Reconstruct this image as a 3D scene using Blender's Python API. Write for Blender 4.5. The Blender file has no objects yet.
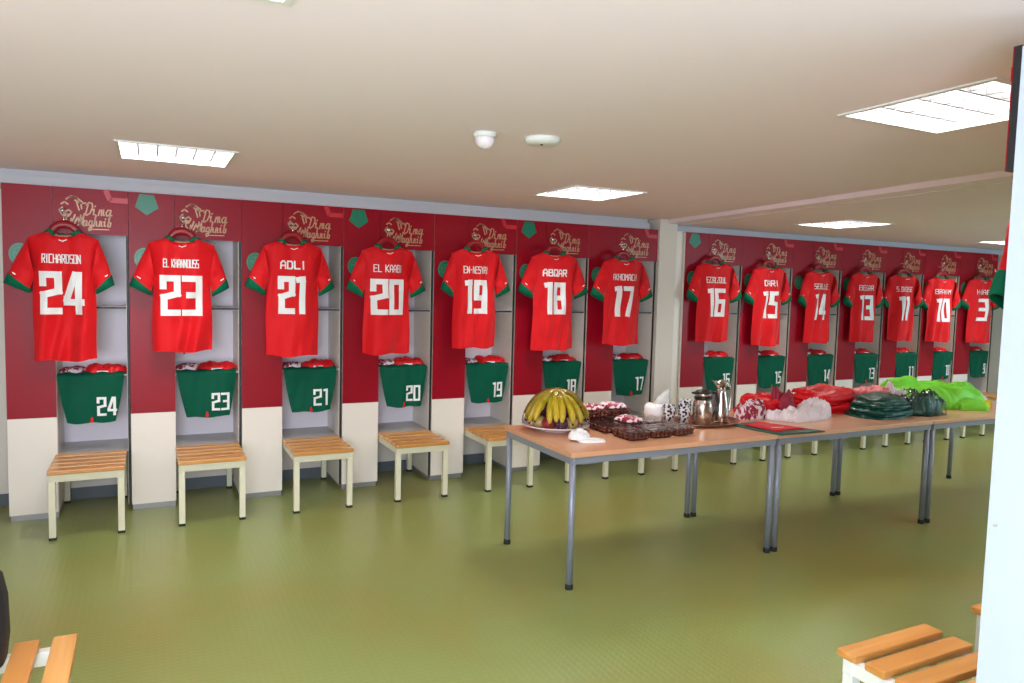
import bpy, bmesh, math, random
from mathutils import Vector, Matrix, noise
random.seed(7)
SC = bpy.context.scene
COL = SC.collection
PI = math.pi

# ------------------------------------------------------------------ camera
cam_d = bpy.data.cameras.new('camera'); cam = bpy.data.objects.new('camera', cam_d); COL.objects.link(cam)
SC.camera = cam
cam_d.sensor_width = 36; cam_d.lens = 730.35 / 1024 * 36; cam_d.clip_start = 0.05
YAW, PIT, ROL = 0.4626, 0.0722, 0.0251
fwd = Vector((math.sin(YAW)*math.cos(PIT), math.cos(YAW)*math.cos(PIT), -math.sin(PIT)))
rt = Vector((math.cos(YAW), -math.sin(YAW), 0)); up = rt.cross(fwd)
r2 = rt*math.cos(ROL) + up*math.sin(ROL); u2 = -rt*math.sin(ROL) + up*math.cos(ROL)
cam.matrix_world = Matrix(((r2.x, u2.x, -fwd.x, 0.8406), (r2.y, u2.y, -fwd.y, -5.6274), (r2.z, u2.z, -fwd.z, 1.6117), (0, 0, 0, 1)))

# ------------------------------------------------------------------ world, exposure, assumed daylight, added fill
w = bpy.data.worlds.new('world'); SC.world = w; w.use_nodes = True
w.node_tree.nodes['Background'].inputs[0].default_value = (0.75, 0.85, 1.0, 1)
w.node_tree.nodes['Background'].inputs[1].default_value = 0.25
SC.view_settings.view_transform = 'Standard'; SC.view_settings.look = 'None'
SC.view_settings.gamma = 1; SC.view_settings.use_curve_mapping = False
SC.view_settings.exposure = 0.0
LAMP_W = 33.0
LAMP_COL = (1.0, 0.93, 0.90)

def area_light(name, loc, rot, sx, sy, power, col, parent=None):
    d = bpy.data.lights.new(name, 'AREA'); d.shape = 'RECTANGLE'; d.size = sx; d.size_y = sy
    d.energy = power; d.color = col
    o = bpy.data.objects.new(name, d); COL.objects.link(o); o.location = loc; o.rotation_euler = rot
    if parent: o.parent = parent
    return o
# cool daylight from an assumed, unseen window in the partition at the far right; unseen cool fill light added behind the camera
area_light('assumed_daylight', (9.6, -5.0, 1.55), (PI/2, 0, 0), 1.7, 1.0, 80, (0.5, 0.8, 1.0))
area_light('added_fill_behind_camera', (0.2, -6.62, 1.45), (PI/2, 0, 0), 2.0, 1.4, 200, (0.78, 0.87, 1.0))

# ------------------------------------------------------------------ materials
def mat(name, col, rough=0.5, metal=0.0, spec=0.5, noise_s=0, noise_a=0.0, bump=0.0, bump_s=60, coat=0.0, sheen=0.0):
    m = bpy.data.materials.new(name); m.use_nodes = True
    nt = m.node_tree; b = nt.nodes['Principled BSDF']
    b.inputs['Base Color'].default_value = (*col, 1); b.inputs['Roughness'].default_value = rough
    b.inputs['Metallic'].default_value = metal; b.inputs['Specular IOR Level'].default_value = spec
    b.inputs['Coat Weight'].default_value = coat; b.inputs['Coat Roughness'].default_value = 0.25
    if sheen: b.inputs['Sheen Weight'].default_value = sheen
    tc = nt.nodes.new('ShaderNodeTexCoord')
    if noise_s:
        n = nt.nodes.new('ShaderNodeTexNoise'); n.inputs['Scale'].default_value = noise_s; n.inputs['Detail'].default_value = 4
        nt.links.new(tc.outputs['Object'], n.inputs['Vector'])
        mx = nt.nodes.new('ShaderNodeMix'); mx.data_type = 'RGBA'
        mx.inputs[6].default_value = (*[max(0, c*(1-noise_a)) for c in col], 1)
        mx.inputs[7].default_value = (*[min(1, c*(1+noise_a)) for c in col], 1)
        nt.links.new(n.outputs['Fac'], mx.inputs[0]); nt.links.new(mx.outputs[2], b.inputs['Base Color'])
    if bump:
        n2 = nt.nodes.new('ShaderNodeTexNoise'); n2.inputs['Scale'].default_value = bump_s; n2.inputs['Detail'].default_value = 3
        nt.links.new(tc.outputs['Object'], n2.inputs['Vector'])
        bp = nt.nodes.new('ShaderNodeBump'); bp.inputs['Strength'].default_value = bump; bp.inputs['Distance'].default_value = 0.01
        nt.links.new(n2.outputs['Fac'], bp.inputs['Height']); nt.links.new(bp.outputs['Normal'], b.inputs['Normal'])
    return m
def lin(r, g, b):
    f = lambda c: (c/255/12.92) if c/255 <= 0.04045 else ((c/255+0.055)/1.055)**2.4
    return (f(r), f(g), f(b))
M = {}
M['ceiling'] = mat('ceiling_paint', lin(244, 228, 234), 0.85, noise_s=1.5, noise_a=0.02)
M['wall'] = mat('wall_paint', lin(222, 214, 204), 0.7, noise_s=2, noise_a=0.03)
M['duct'] = mat('duct_grey', lin(196, 194, 200), 0.5)
M['base_grey'] = mat('baseboard_blue_grey', lin(92, 100, 106), 0.5)
M['cream'] = mat('cream_laminate', lin(236, 228, 218), 0.38, noise_s=3, noise_a=0.02)
M['bay'] = mat('bay_laminate', lin(236, 228, 236), 0.45, noise_s=3, noise_a=0.02)
M['banner'] = mat('crimson_vinyl', lin(148, 8, 30), 0.36, spec=0.22, noise_s=2.0, noise_a=0.06)
M['louvre'] = mat('louvre_grey', (0.22, 0.22, 0.23), 0.35, metal=0.5)
M['dark'] = mat('black_edge', (0.012, 0.012, 0.014), 0.5)
M['shelf'] = mat('grey_shelf', lin(176, 174, 168), 0.3)
M['daylit_side'] = mat('daylight_tinted_laminate', lin(192, 204, 220), 0.4)  # locker laminate with cool daylight put into its colour, near side only
M['plinth'] = mat('grey_plinth', lin(160, 158, 158), 0.35, metal=0.3)
M['gold'] = mat('gold_print', lin(200, 152, 118), 0.35, metal=0.1)
M['pent_green'] = mat('green_print', lin(20, 122, 92), 0.35)
M['pent_red'] = mat('light_red_print', lin(196, 38, 52), 0.35)
M['pale_green'] = mat('pale_green_print', lin(90, 150, 110), 0.4)
M['chrome'] = mat('chrome', (0.8, 0.8, 0.8), 0.12, metal=1)
M['steel'] = mat('brushed_steel', (0.62, 0.6, 0.57), 0.2, metal=1, noise_s=8, noise_a=0.1)
M['red'] = mat('red_polyester', lin(218, 16, 26), 0.6, spec=0.2, noise_s=3, noise_a=0.05, bump=0.15, bump_s=14, sheen=0.1)
M['redb'] = mat('red_polyester_folded', lin(220, 16, 28), 0.42, spec=0.3, noise_s=9, noise_a=0.12, bump=0.5, bump_s=30)
M['green'] = mat('green_rib', lin(0, 104, 74), 0.6, spec=0.2, noise_s=6, noise_a=0.08)
M['greens'] = mat('green_shorts', lin(0, 84, 62), 0.65, spec=0.15, noise_s=5, noise_a=0.1, bump=0.1, bump_s=25)
M['dgreen'] = mat('dark_green_cloth', lin(0, 78, 66), 0.38, noise_s=10, noise_a=0.15, bump=0.5, bump_s=30)
M['white'] = mat('white_print', (0.86, 0.86, 0.86), 0.5)
M['whitecloth'] = mat('white_cloth', lin(238, 226, 230), 0.7, noise_s=10, noise_a=0.1, bump=0.9, bump_s=22)
M['paper'] = mat('white_tissue', (0.88, 0.88, 0.88), 0.8, bump=0.3, bump_s=30)
M['maroon'] = mat('maroon_cloth', lin(150, 20, 48), 0.6, noise_s=30, noise_a=0.3, bump=0.4)
M['pink'] = mat('pink_cloth', lin(214, 110, 116), 0.55, noise_s=12, noise_a=0.15, bump=0.4)
M['lime'] = mat('lime_cloth', lin(130, 226, 48), 0.5, noise_s=8, noise_a=0.12, bump=1.0, bump_s=14)
M['yellow'] = mat('yellow_cloth', lin(240, 215, 30), 0.6)
M['hanger'] = mat('dark_red_plastic', lin(148, 14, 26), 0.35)
M['frame'] = mat('cream_steel', lin(226, 222, 196), 0.35)
M['frame_white'] = mat('white_steel', lin(226, 228, 224), 0.35)
M['rubber'] = mat('black_rubber', (0.015, 0.015, 0.015), 0.7)
M['tleg'] = mat('grey_blue_steel', lin(138, 144, 156), 0.35, metal=0.2)
M['plate'] = mat('white_porcelain', lin(236, 226, 232), 0.2)
M['plum'] = mat('plum_skin', lin(86, 34, 62), 0.35, noise_s=20, noise_a=0.3)
M['apple'] = mat('red_apple_skin', lin(150, 34, 36), 0.3, noise_s=12, noise_a=0.4)
M['pear'] = mat('pear_skin', lin(188, 158, 96), 0.4, noise_s=12, noise_a=0.2)
M['stalk'] = mat('dark_stalk', lin(66, 52, 24), 0.7)
M['dates'] = mat('brown_dates', lin(92, 40, 22), 0.3, noise_s=60, noise_a=0.5, bump=0.8, bump_s=90)
M['copper'] = mat('copper_tray', lin(176, 132, 104), 0.25, metal=0.8)
M['blackpl'] = mat('black_plastic', (0.015, 0.015, 0.017), 0.3)
M['bag'] = mat('black_nylon', (0.012, 0.011, 0.02), 0.6, bump=0.2)

def wood(name, c1, c2, axis, rough=0.35):
    m = bpy.data.materials.new(name); m.use_nodes = True; nt = m.node_tree; b = nt.nodes['Principled BSDF']
    tc = nt.nodes.new('ShaderNodeTexCoord'); mp = nt.nodes.new('ShaderNodeMapping')
    sc = [28, 28, 28]; sc[axis] = 2.2
    mp.inputs['Scale'].default_value = sc; nt.links.new(tc.outputs['Object'], mp.inputs['Vector'])
    n = nt.nodes.new('ShaderNodeTexNoise'); n.inputs['Scale'].default_value = 1.0; n.inputs['Detail'].default_value = 5; n.inputs['Distortion'].default_value = 0.4
    nt.links.new(mp.outputs['Vector'], n.inputs['Vector'])
    oi = nt.nodes.new('ShaderNodeObjectInfo'); ad = nt.nodes.new('ShaderNodeMath'); ad.operation = 'MULTIPLY_ADD'
    nt.links.new(oi.outputs['Random'], ad.inputs[0]); ad.inputs[1].default_value = 0.35; nt.links.new(n.outputs['Fac'], ad.inputs[2])
    r = nt.nodes.new('ShaderNodeValToRGB'); r.color_ramp.elements[0].position = 0.4; r.color_ramp.elements[1].position = 0.85
    r.color_ramp.elements[0].color = (*c1, 1); r.color_ramp.elements[1].color = (*c2, 1)
    nt.links.new(ad.outputs[0], r.inputs[0]); nt.links.new(r.outputs[0], b.inputs['Base Color'])
    b.inputs['Roughness'].default_value = rough
    return m
M['slat'] = wood('varnished_pine', lin(222, 168, 100), lin(200, 138, 70), 0, 0.28)
M['beech'] = wood('beech_laminate', lin(228, 178, 144), lin(214, 158, 120), 0, 0.3)

def banana_mat():
    m = mat('banana_skin', lin(196, 176, 44), 0.3); nt = m.node_tree; b = nt.nodes['Principled BSDF']
    tc = nt.nodes.new('ShaderNodeTexCoord'); n = nt.nodes.new('ShaderNodeTexNoise'); n.inputs['Scale'].default_value = 14
    nt.links.new(tc.outputs['Object'], n.inputs['Vector'])
    r = nt.nodes.new('ShaderNodeValToRGB'); e = r.color_ramp.elements
    e[0].position = 0.3; e[0].color = (*lin(146, 142, 26), 1); e[1].position = 0.65; e[1].color = (*lin(196, 164, 40), 1)
    nt.links.new(n.outputs['Fac'], r.inputs[0]); nt.links.new(r.outputs[0], b.inputs['Base Color'])
    return m
M['banana'] = banana_mat()

def film_mat(name, fac, col=(1, 1, 1)):
    m = bpy.data.materials.new(name); m.use_nodes = True; nt = m.node_tree; nt.nodes.clear()
    o = nt.nodes.new('ShaderNodeOutputMaterial'); t = nt.nodes.new('ShaderNodeBsdfTransparent'); t.inputs[0].default_value = (*col, 1)
    g = nt.nodes.new('ShaderNodeBsdfPrincipled'); g.inputs['Base Color'].default_value = (0.85, 0.87, 0.88, 1); g.inputs['Roughness'].default_value = 0.12
    tc = nt.nodes.new('ShaderNodeTexCoord'); n = nt.nodes.new('ShaderNodeTexNoise'); n.inputs['Scale'].default_value = 22
    bp = nt.nodes.new('ShaderNodeBump'); bp.inputs['Strength'].default_value = 0.8; bp.inputs['Distance'].default_value = 0.02
    nt.links.new(tc.outputs['Object'], n.inputs['Vector']); nt.links.new(n.outputs['Fac'], bp.inputs['Height']); nt.links.new(bp.outputs['Normal'], g.inputs['Normal'])
    mx = nt.nodes.new('ShaderNodeMixShader'); mx.inputs[0].default_value = fac
    nt.links.new(t.outputs[0], mx.inputs[1]); nt.links.new(g.outputs[0], mx.inputs[2]); nt.links.new(mx.outputs[0], o.inputs[0])
    return m
def cling(name, fac):
    m = film_mat(name, fac); nt = m.node_tree
    g = nt.nodes.new('ShaderNodeBsdfGlossy'); g.inputs['Roughness'].default_value = 0.08
    mx = [n for n in nt.nodes if n.type == 'MIX_SHADER'][0]; bp = [n for n in nt.nodes if n.type == 'BUMP'][0]
    nt.links.new(bp.outputs['Normal'], g.inputs['Normal']); nt.links.new(g.outputs[0], mx.inputs[2])
    lw = nt.nodes.new('ShaderNodeLayerWeight'); lw.inputs['Blend'].default_value = fac; nt.links.new(bp.outputs['Normal'], lw.inputs['Normal'])
    nt.links.new(lw.outputs['Fresnel'], mx.inputs[0])
    return m
M['film'] = cling('clear_film', 0.12)
M['boxfilm'] = cling('clear_box', 0.10)
M['bagfilm'] = cling('crinkled_bag_film', 0.22)
M['film2'] = film_mat('clear_plastic_bag', 0.4)

def emis(name, col, s):
    m = bpy.data.materials.new(name); m.use_nodes = True; b = m.node_tree.nodes['Principled BSDF']
    b.inputs['Emission Color'].default_value = (*col, 1); b.inputs['Emission Strength'].default_value = s
    return m
M['tube'] = emis('lit_tube', (1, 0.97, 0.93), 6)
M['glass'] = film_mat('assumed_window_glass', 0.08)  # pane of the assumed, unseen partition window

def cup_mat():
    m = mat('black_white_print', (0.8, 0.8, 0.8), 0.4); nt = m.node_tree; b = nt.nodes['Principled BSDF']
    tc = nt.nodes.new('ShaderNodeTexCoord'); v = nt.nodes.new('ShaderNodeTexVoronoi'); v.inputs['Scale'].default_value = 68
    r = nt.nodes.new('ShaderNodeValToRGB'); e = r.color_ramp.elements; r.color_ramp.interpolation = 'CONSTANT'
    e[0].color = (0.02, 0.02, 0.03, 1); e[1].position = 0.46; e[1].color = (0.8, 0.8, 0.82, 1)
    nt.links.new(tc.outputs['Object'], v.inputs['Vector']); nt.links.new(v.outputs['Distance'], r.inputs[0]); nt.links.new(r.outputs[0], b.inputs['Base Color'])
    return m
M['cup'] = cup_mat()
def sock_mat():
    m = mat('red_white_knit', (0.8, 0.8, 0.8), 0.7, bump=0.4); nt = m.node_tree; b = nt.nodes['Principled BSDF']
    tc = nt.nodes.new('ShaderNodeTexCoord'); v = nt.nodes.new('ShaderNodeTexNoise'); v.inputs['Scale'].default_value = 16; v.inputs['Distortion'].default_value = 1.5
    r = nt.nodes.new('ShaderNodeValToRGB'); e = r.color_ramp.elements
    e[0].position = 0.47; e[0].color = (*lin(150, 16, 44), 1); e[1].position = 0.53; e[1].color = (*lin(232, 214, 222), 1)
    nt.links.new(tc.outputs['Object'], v.inputs['Vector']); nt.links.new(v.outputs['Fac'], r.inputs[0]); nt.links.new(r.outputs[0], b.inputs['Base Color'])
    return m
M['sockmix'] = sock_mat()

def floor_mat():
    m = bpy.data.materials.new('green_studded_vinyl'); m.use_nodes = True; nt = m.node_tree; b = nt.nodes['Principled BSDF']
    tc = nt.nodes.new('ShaderNodeTexCoord')
    n = nt.nodes.new('ShaderNodeTexNoise'); n.inputs['Scale'].default_value = 0.9; n.inputs['Detail'].default_value = 3
    nt.links.new(tc.outputs['Object'], n.inputs['Vector'])
    r = nt.nodes.new('ShaderNodeValToRGB'); e = r.color_ramp.elements
    e[0].position = 0.33; e[0].color = (*lin(142, 140, 74), 1); e[1].position = 0.6; e[1].color = (*lin(138, 152, 88), 1)
    nt.links.new(n.outputs['Fac'], r.inputs[0]); nt.links.new(r.outputs[0], b.inputs['Base Color'])
    b.inputs['Roughness'].default_value = 0.3; b.inputs['Specular IOR Level'].default_value = 0.5
    v = nt.nodes.new('ShaderNodeTexVoronoi'); v.inputs['Scale'].default_value = 32; v.inputs['Randomness'].default_value = 0
    nt.links.new(tc.outputs['Object'], v.inputs['Vector'])
    mr = nt.nodes.new('ShaderNodeMapRange'); mr.inputs[1].default_value = 0.25; mr.inputs[2].default_value = 0.4; mr.inputs[3].default_value = 1; mr.inputs[4].default_value = 0
    nt.links.new(v.outputs['Distance'], mr.inputs[0])
    bp = nt.nodes.new('ShaderNodeBump'); bp.inputs['Strength'].default_value = 0.22; bp.inputs['Distance'].default_value = 0.002
    nt.links.new(mr.outputs[0], bp.inputs['Height']); nt.links.new(bp.outputs['Normal'], b.inputs['Normal'])
    return m
M['floor'] = floor_mat()

# ------------------------------------------------------------------ helpers
def link(name, bm, m, parent=None, smooth=False, loc=None):
    me = bpy.data.meshes.new(name); bmesh.ops.recalc_face_normals(bm, faces=bm.faces[:]); bm.to_mesh(me); bm.free()
    me.materials.append(m)
    if smooth:
        for p in me.polygons: p.use_smooth = True
    o = bpy.data.objects.new(name, me); COL.objects.link(o)
    if parent: o.parent = parent
    if loc: o.location = loc
    return o
def thing(name, label, cat, loc=(0, 0, 0), rz=0, group=None):
    o = bpy.data.objects.new(name, None); COL.objects.link(o); o.location = loc; o.rotation_euler = (0, 0, rz)
    o.empty_display_size = 0.1
    return tag(o, label, cat, group)
def tag(o, label, cat, group=None):
    o['label'] = label; o['category'] = cat
    if group: o['group'] = group
    return o
def struct(name, bm, m, parent=None, **k):
    o = link(name, bm, m, parent, **k)
    if not parent: o['kind'] = 'structure'
    return o
def dup(root):
    r = root.copy(); COL.objects.link(r)
    def rec(src, dst):
        for ch in list(src.children):
            c = ch.copy(); COL.objects.link(c); c.parent = dst; rec(ch, c)
    rec(root, r); return r
def box(bm, x0, x1, y0, y1, z0, z1, bev=0.0):
    g = bmesh.ops.create_cube(bm, size=1); vs = g['verts']
    for v in vs:
        v.co = Vector(((x0+x1)/2 + v.co.x*(x1-x0), (y0+y1)/2 + v.co.y*(y1-y0), (z0+z1)/2 + v.co.z*(z1-z0)))
    if bev:
        es = list({e for v in vs for e in v.link_edges})
        bmesh.ops.bevel(bm, geom=es, offset=bev, segments=2, affect='EDGES', profile=0.6)
def B(*boxes, bev=0.0):
    bm = bmesh.new()
    for b in boxes: box(bm, *b, bev=bev)
    return bm
def lathe(bm, prof, n=24, c=(0, 0, 0), sx=1, sy=1):
    rings = []
    for r, z in prof:
        rings.append([bm.verts.new((c[0]+sx*r*math.cos(2*PI*i/n), c[1]+sy*r*math.sin(2*PI*i/n), c[2]+z)) for i in range(n)])
    for a, b in zip(rings, rings[1:]):
        for i in range(n): bm.faces.new((a[i], a[(i+1) % n], b[(i+1) % n], b[i]))
    if prof[0][0] > 1e-4: bm.faces.new(rings[0][::-1])
    if prof[-1][0] > 1e-4: bm.faces.new(rings[-1])
def tube(bm, pts, rad, n=8, flat=1.0):
    pts = [Vector(p) for p in pts]; rings = []
    if not isinstance(rad, (list, tuple)): rad = [rad]*len(pts)
    ref = Vector((0, 0, 1))
    for i, p in enumerate(pts):
        t = (pts[min(i+1, len(pts)-1)] - pts[max(i-1, 0)]).normalized()
        if abs(t.dot(ref)) > 0.95: ref = Vector((0, 1, 0)) if abs(t.y) < 0.9 else Vector((1, 0, 0))
        a = t.cross(ref).normalized(); b = a.cross(t).normalized(); ref = b
        rings.append([bm.verts.new(p + a*rad[i]*math.cos(2*PI*k/n) + b*rad[i]*flat*math.sin(2*PI*k/n)) for k in range(n)])
    for a, b in zip(rings, rings[1:]):
        for i in range(n): bm.faces.new((a[i], a[(i+1) % n], b[(i+1) % n], b[i]))
    bm.faces.new(rings[0][::-1]); bm.faces.new(rings[-1])
def prism(bm, poly, y0, y1):      # polygon in x,z between y0 and y1
    a = [bm.verts.new((x, y0, z)) for x, z in poly]; b = [bm.verts.new((x, y1, z)) for x, z in poly]
    n = len(poly)
    bm.faces.new(a); bm.faces.new(b[::-1])
    for i in range(n): bm.faces.new((a[i], b[i], b[(i+1) % n], a[(i+1) % n]))

# ---- block lettering, strokes on a 4 x 6 grid
G = {
 '0': [[(0,0),(0,6),(4,6),(4,0),(0,0)]], '1': [[(1,5.9),(2.4,6),(2.4,0)]],
 '2': [[(0,4.6),(0,6),(4,6),(4,3.3),(0.2,2.7),(0.2,0),(4,0)]], '3': [[(0,6),(4,6),(4,0),(0,0)], [(1.2,3.1),(4,3.1)]],
 '4': [[(2.3,6),(0,2),(0,1.5),(4,1.5)], [(3.3,6),(3.3,0)]], '5': [[(4,6),(0.3,6),(0.3,3.5),(4,3.2),(4,0),(0,0)]],
 '6': [[(4,6),(0,6),(0,0),(4,0),(4,3.3),(0,3.3)]], '7': [[(0,6),(4,6),(3.8,5),(1.8,0)]],
 '8': [[(0,0),(0,6),(4,6),(4,0),(0,0)], [(0,3.1),(4,3.1)]], '9': [[(4,2.8),(0,2.8),(0,6),(4,6),(4,0),(0,0)]],
 'A': [[(0,0),(0,4.6),(1.3,6),(2.7,6),(4,4.6),(4,0)], [(0,2.4),(4,2.4)]], 'B': [[(0,0),(0,6),(3.6,6),(3.6,3.2),(4,3),(4,0),(0,0)], [(0,3.1),(4,3.1)]],
 'C': [[(4,6),(0,6),(0,0),(4,0)]], 'D': [[(0,0),(0,6),(3.2,6),(4,5),(4,1),(3.2,0),(0,0)]], 'E': [[(4,6),(0,6),(0,0),(4,0)], [(0,3.1),(3.4,3.1)]],
 'G': [[(4,6),(0,6),(0,0),(4,0),(4,2.8),(2.2,2.8)]], 'H': [[(0,0),(0,6)], [(4,0),(4,6)], [(0,3.1),(4,3.1)]], 'I': [[(2,0),(2,6)]],
 'K': [[(0,0),(0,6)], [(4,6),(0.6,3),(4,0)]], 'L': [[(0,6),(0,0),(4,0)]], 'M': [[(0,0),(0,6),(2,3),(4,6),(4,0)]],
 'N': [[(0,0),(0,6),(4,0),(4,6)]], 'O': [[(0,0),(0,6),(4,6),(4,0),(0,0)]], 'Q': [[(0,0),(0,6),(4,6),(4,0),(0,0)], [(2.4,1.6),(4.4,-0.6)]],
 'R': [[(0,0),(0,6),(4,6),(4,3),(0,3)], [(1.6,3),(4,0)]], 'S': [[(4,6),(0,6),(0,3.1),(4,3.1),(4,0),(0,0)]], 'U': [[(0,6),(0,0),(4,0),(4,6)]],
 'Y': [[(0,6),(2,3),(4,6)], [(2,3),(2,0)]], 'Z': [[(0,6),(4,6),(0,0),(4,0)]], '-': [[(0.8,3),(3.2,3)]], '.': [[(1.8,0.2),(2.2,0.2)]],
 # script letters for the gold lettering
 'd': [[(0.6,0),(1.6,5.6),(0.4,5.0),(2,6.4),(4,6),(4.6,4),(3.4,1),(1.4,-0.2),(-0.4,0.6)]], 'i': [[(0,2.6),(1,3.2),(0.8,0.4),(2,0.4)], [(1.2,4.4),(1.5,4.8)]],
 'm': [[(0,0),(0.6,3),(0.8,2),(1.8,3.1),(2,0)], [(2,2),(3,3.1),(3.2,0.3),(4,0.3)]], 'a': [[(3,3),(1,3),(0,1.6),(0.6,0.1),(2,0.3),(3,3),(2.8,0.4),(4,0.4)]],
 'w': [[(0,0),(1.2,1),(1.6,6.2),(2.4,2),(4.2,6.2),(4,0.6),(5,0.2)]], 'g': [[(3,3),(1,3),(0,1.6),(0.8,0.2),(2.6,0.8),(3,3),(2.6,-2),(1,-2.6),(0.4,-1.4),(3.6,0.4)]],
 'h': [[(0,0),(1.2,6.4),(0.8,6.6),(0.4,2.2),(2,3.1),(2.2,0.3),(3.2,0.3)]], 'r': [[(0,0),(0.6,3.2),(2,2.8),(1.8,0.3),(2.8,0.3)]], 'b': [[(0,0.6),(1.4,6.4),(0.6,5),(0.4,0.2),(2.2,0.2),(2.6,2.4),(1,2.8)]],
}
def strokes(bm, polys, s, fn, step=0.01, ext=1.0):
    """thick strokes; polys in metres; fn(x,z) -> Vector on the carrying surface"""
    for pl in polys:
        for (x0, z0), (x1, z1) in zip(pl, pl[1:]):
            dx, dz = x1-x0, z1-z0; L = math.hypot(dx, dz)
            if L < 1e-6: continue
            ux, uz = dx/L, dz/L; h = s/2*ext
            ax, az = x0-ux*h, z0-uz*h; LL = L+2*h; n = max(1, int(LL/step)); k = max(1, int(s/step))
            grid = []
            for i in range(n+1):
                row = []
                for j in range(k+1):
                    o = (j/k-0.5)*s
                    row.append(bm.verts.new(fn(ax+ux*LL*i/n - uz*o, az+uz*LL*i/n + ux*o)))
                grid.append(row)
            for i in range(n):
                for j in range(k): bm.faces.new((grid[i][j], grid[i+1][j], grid[i+1][j+1], grid[i][j+1]))
def text_polys(txt, x0, z0, w, h, gap=1.6, shear=0.0):
    adv = []
    for c in txt: adv.append(2.0 if c in ' .' else (2.4 if c in 'I1' else (3.2 if c in 'ir' else 4.0)))
    tot = sum(adv) + gap*(len(txt)-1); sx = w/tot; sz = h/6.0; cx = 0; out = []
    for c, a in zip(txt, adv):
        if c != ' ':
            off = -0.8 if c in 'I1' else 0
            for pl in G[c]: out.append([(x0+(cx+off+x+shear*z)*sx, z0+z*sz) for x, z in pl])
        cx += a+gap
    return out

# ------------------------------------------------------------------ room shell
XL, XR, YB, YF, ZC, ZC2 = -0.62, 11.0, 0.46, -6.65, 2.30, 2.265
struct('floor', B((XL-0.1, XR+0.1, YF-0.1, YB+0.1, -0.1, 0)), M['floor'])
struct('wall_back', B((XL-0.1, XR+0.1, YB, YB+0.1, 0, 2.5)), M['wall'])
struct('wall_left', B((XL-0.1, XL, YF, YB, 0, 2.5)), M['wall'])
struct('baseboard_back', B((XL, 5.165, YB-0.012, YB, 0, 0.085), (5.5, XR, YB-0.012, YB, 0, 0.085)), M['base_grey'])
struct('wall_right', B((XR, XR+0.1, YF, YB, 0, 2.5)), M['wall'])
# wall behind the camera, with an opening added for the fill light
struct('wall_front', B((XL, -0.9+0.1, YF-0.1, YF, 0, 2.5), (1.3, 2.9, YF-0.1, YF, 0, 2.5), (XL, 1.3, YF-0.1, YF, 0, 0.7), (XL, 1.3, YF-0.1, YF, 2.15, 2.5)), M['wall'])
# partition behind the near lockers, with an assumed window added at its far end for the cool light (hidden behind the near locker from here)
wx0, wx1, wz0, wz1 = 8.7, 10.5, 1.0, 2.1
struct('wall_partition', B((2.9, wx0, -5.12, -5.02, 0, 2.5), (wx1, XR, -5.12, -5.02, 0, 2.5), (wx0, wx1, -5.12, -5.02, 0, wz0), (wx0, wx1, -5.12, -5.02, wz1, 2.5), (2.9, 3.0, YF, -5.12, 0, 2.5)), M['wall'])
wf = struct('assumed_window_1', B((wx0, wx0+0.05, -5.1, -5.05, wz0, wz1), (wx1-0.05, wx1, -5.1, -5.05, wz0, wz1), (wx0+0.05, wx1-0.05, -5.1, -5.05, wz0, wz0+0.05),
    (wx0+0.05, wx1-0.05, -5.1, -5.05, wz1-0.05, wz1), (9.58, 9.62, -5.1, -5.05, wz0+0.05, wz1-0.05)), M['frame_white'])
struct('assumed_window_glass', B((wx0+0.05, wx1-0.05, -5.075, -5.07, wz0+0.05, wz1-0.05)), M['glass'], parent=wf)

LIGHTS = [(0.985, -1.15, 0), (3.64, -1.17, 0), (6.43, -1.02, 1), (9.4, -0.86, 1), (0.87, -4.0, 0), (3.48, -3.93, 0), (6.5, -3.9, 1), (9.3, -3.8, 1)]
HS = 0.278
def holed(bm, x0, x1, y0, y1, z, holes):
    xs = sorted({x0, x1, *[a for h in holes for a in (h[0]-HS, h[0]+HS)]}); ys = sorted({y0, y1, *[a for h in holes for a in (h[1]-HS, h[1]+HS)]})
    for a, b in zip(xs, xs[1:]):
        for c, d in zip(ys, ys[1:]):
            mx, my = (a+b)/2, (c+d)/2
            if any(abs(mx-h[0]) < HS and abs(my-h[1]) < HS for h in holes): continue
            bm.faces.new([bm.verts.new(p) for p in ((a, c, z), (b, c, z), (b, d, z), (a, d, z))])
bm = bmesh.new()
ya, yb_ = YF, YB; xt, xn = 5.32, 4.50       # the shallow step runs slightly askew
holed(bm, XL-0.05, 4.3, YF, YB, ZC, [l for l in LIGHTS if l[0] < 4.3])
holed(bm, 5.5, XR+0.05, YF, YB, ZC2, [l for l in LIGHTS if l[0] > 5.5])
Q = lambda *p: bm.faces.new([bm.verts.new(a) for a in p])
Q((4.3, YF, ZC), (xn, YF, ZC), (xt, YB, ZC), (4.3, YB, ZC))
Q((xn, YF, ZC2), (5.5, YF, ZC2), (5.5, YB, ZC2), (xt, YB, ZC2))
Q((xn, YF, ZC), (xn, YF, ZC2), (xt, YB, ZC2), (xt, YB, ZC))
Q((XL-0.1, YF-0.1, 2.5), (XR+0.1, YF-0.1, 2.5), (XR+0.1, YB+0.1, 2.5), (XL-0.1, YB+0.1, 2.5))
struct('ceiling', bm, M['ceiling'])
bm = bmesh.new()
for dx, hw in ((0.16, 0.012),):
    Qa = [(xn+dx, YF+0.02), (xn+dx+hw, YF+0.02), (xt+dx+hw, YB-0.1), (xt+dx, YB-0.1)]
    lo = [bm.verts.new((x, y, ZC2-0.004)) for x, y in Qa]; hi = [bm.verts.new((x, y, ZC2)) for x, y in Qa]
    bm.faces.new(lo)
    for i in range(4): bm.faces.new((lo[i], hi[i], hi[(i+1) % 4], lo[(i+1) % 4]))
struct('trim_4', bm, M['ceiling'])
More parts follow.
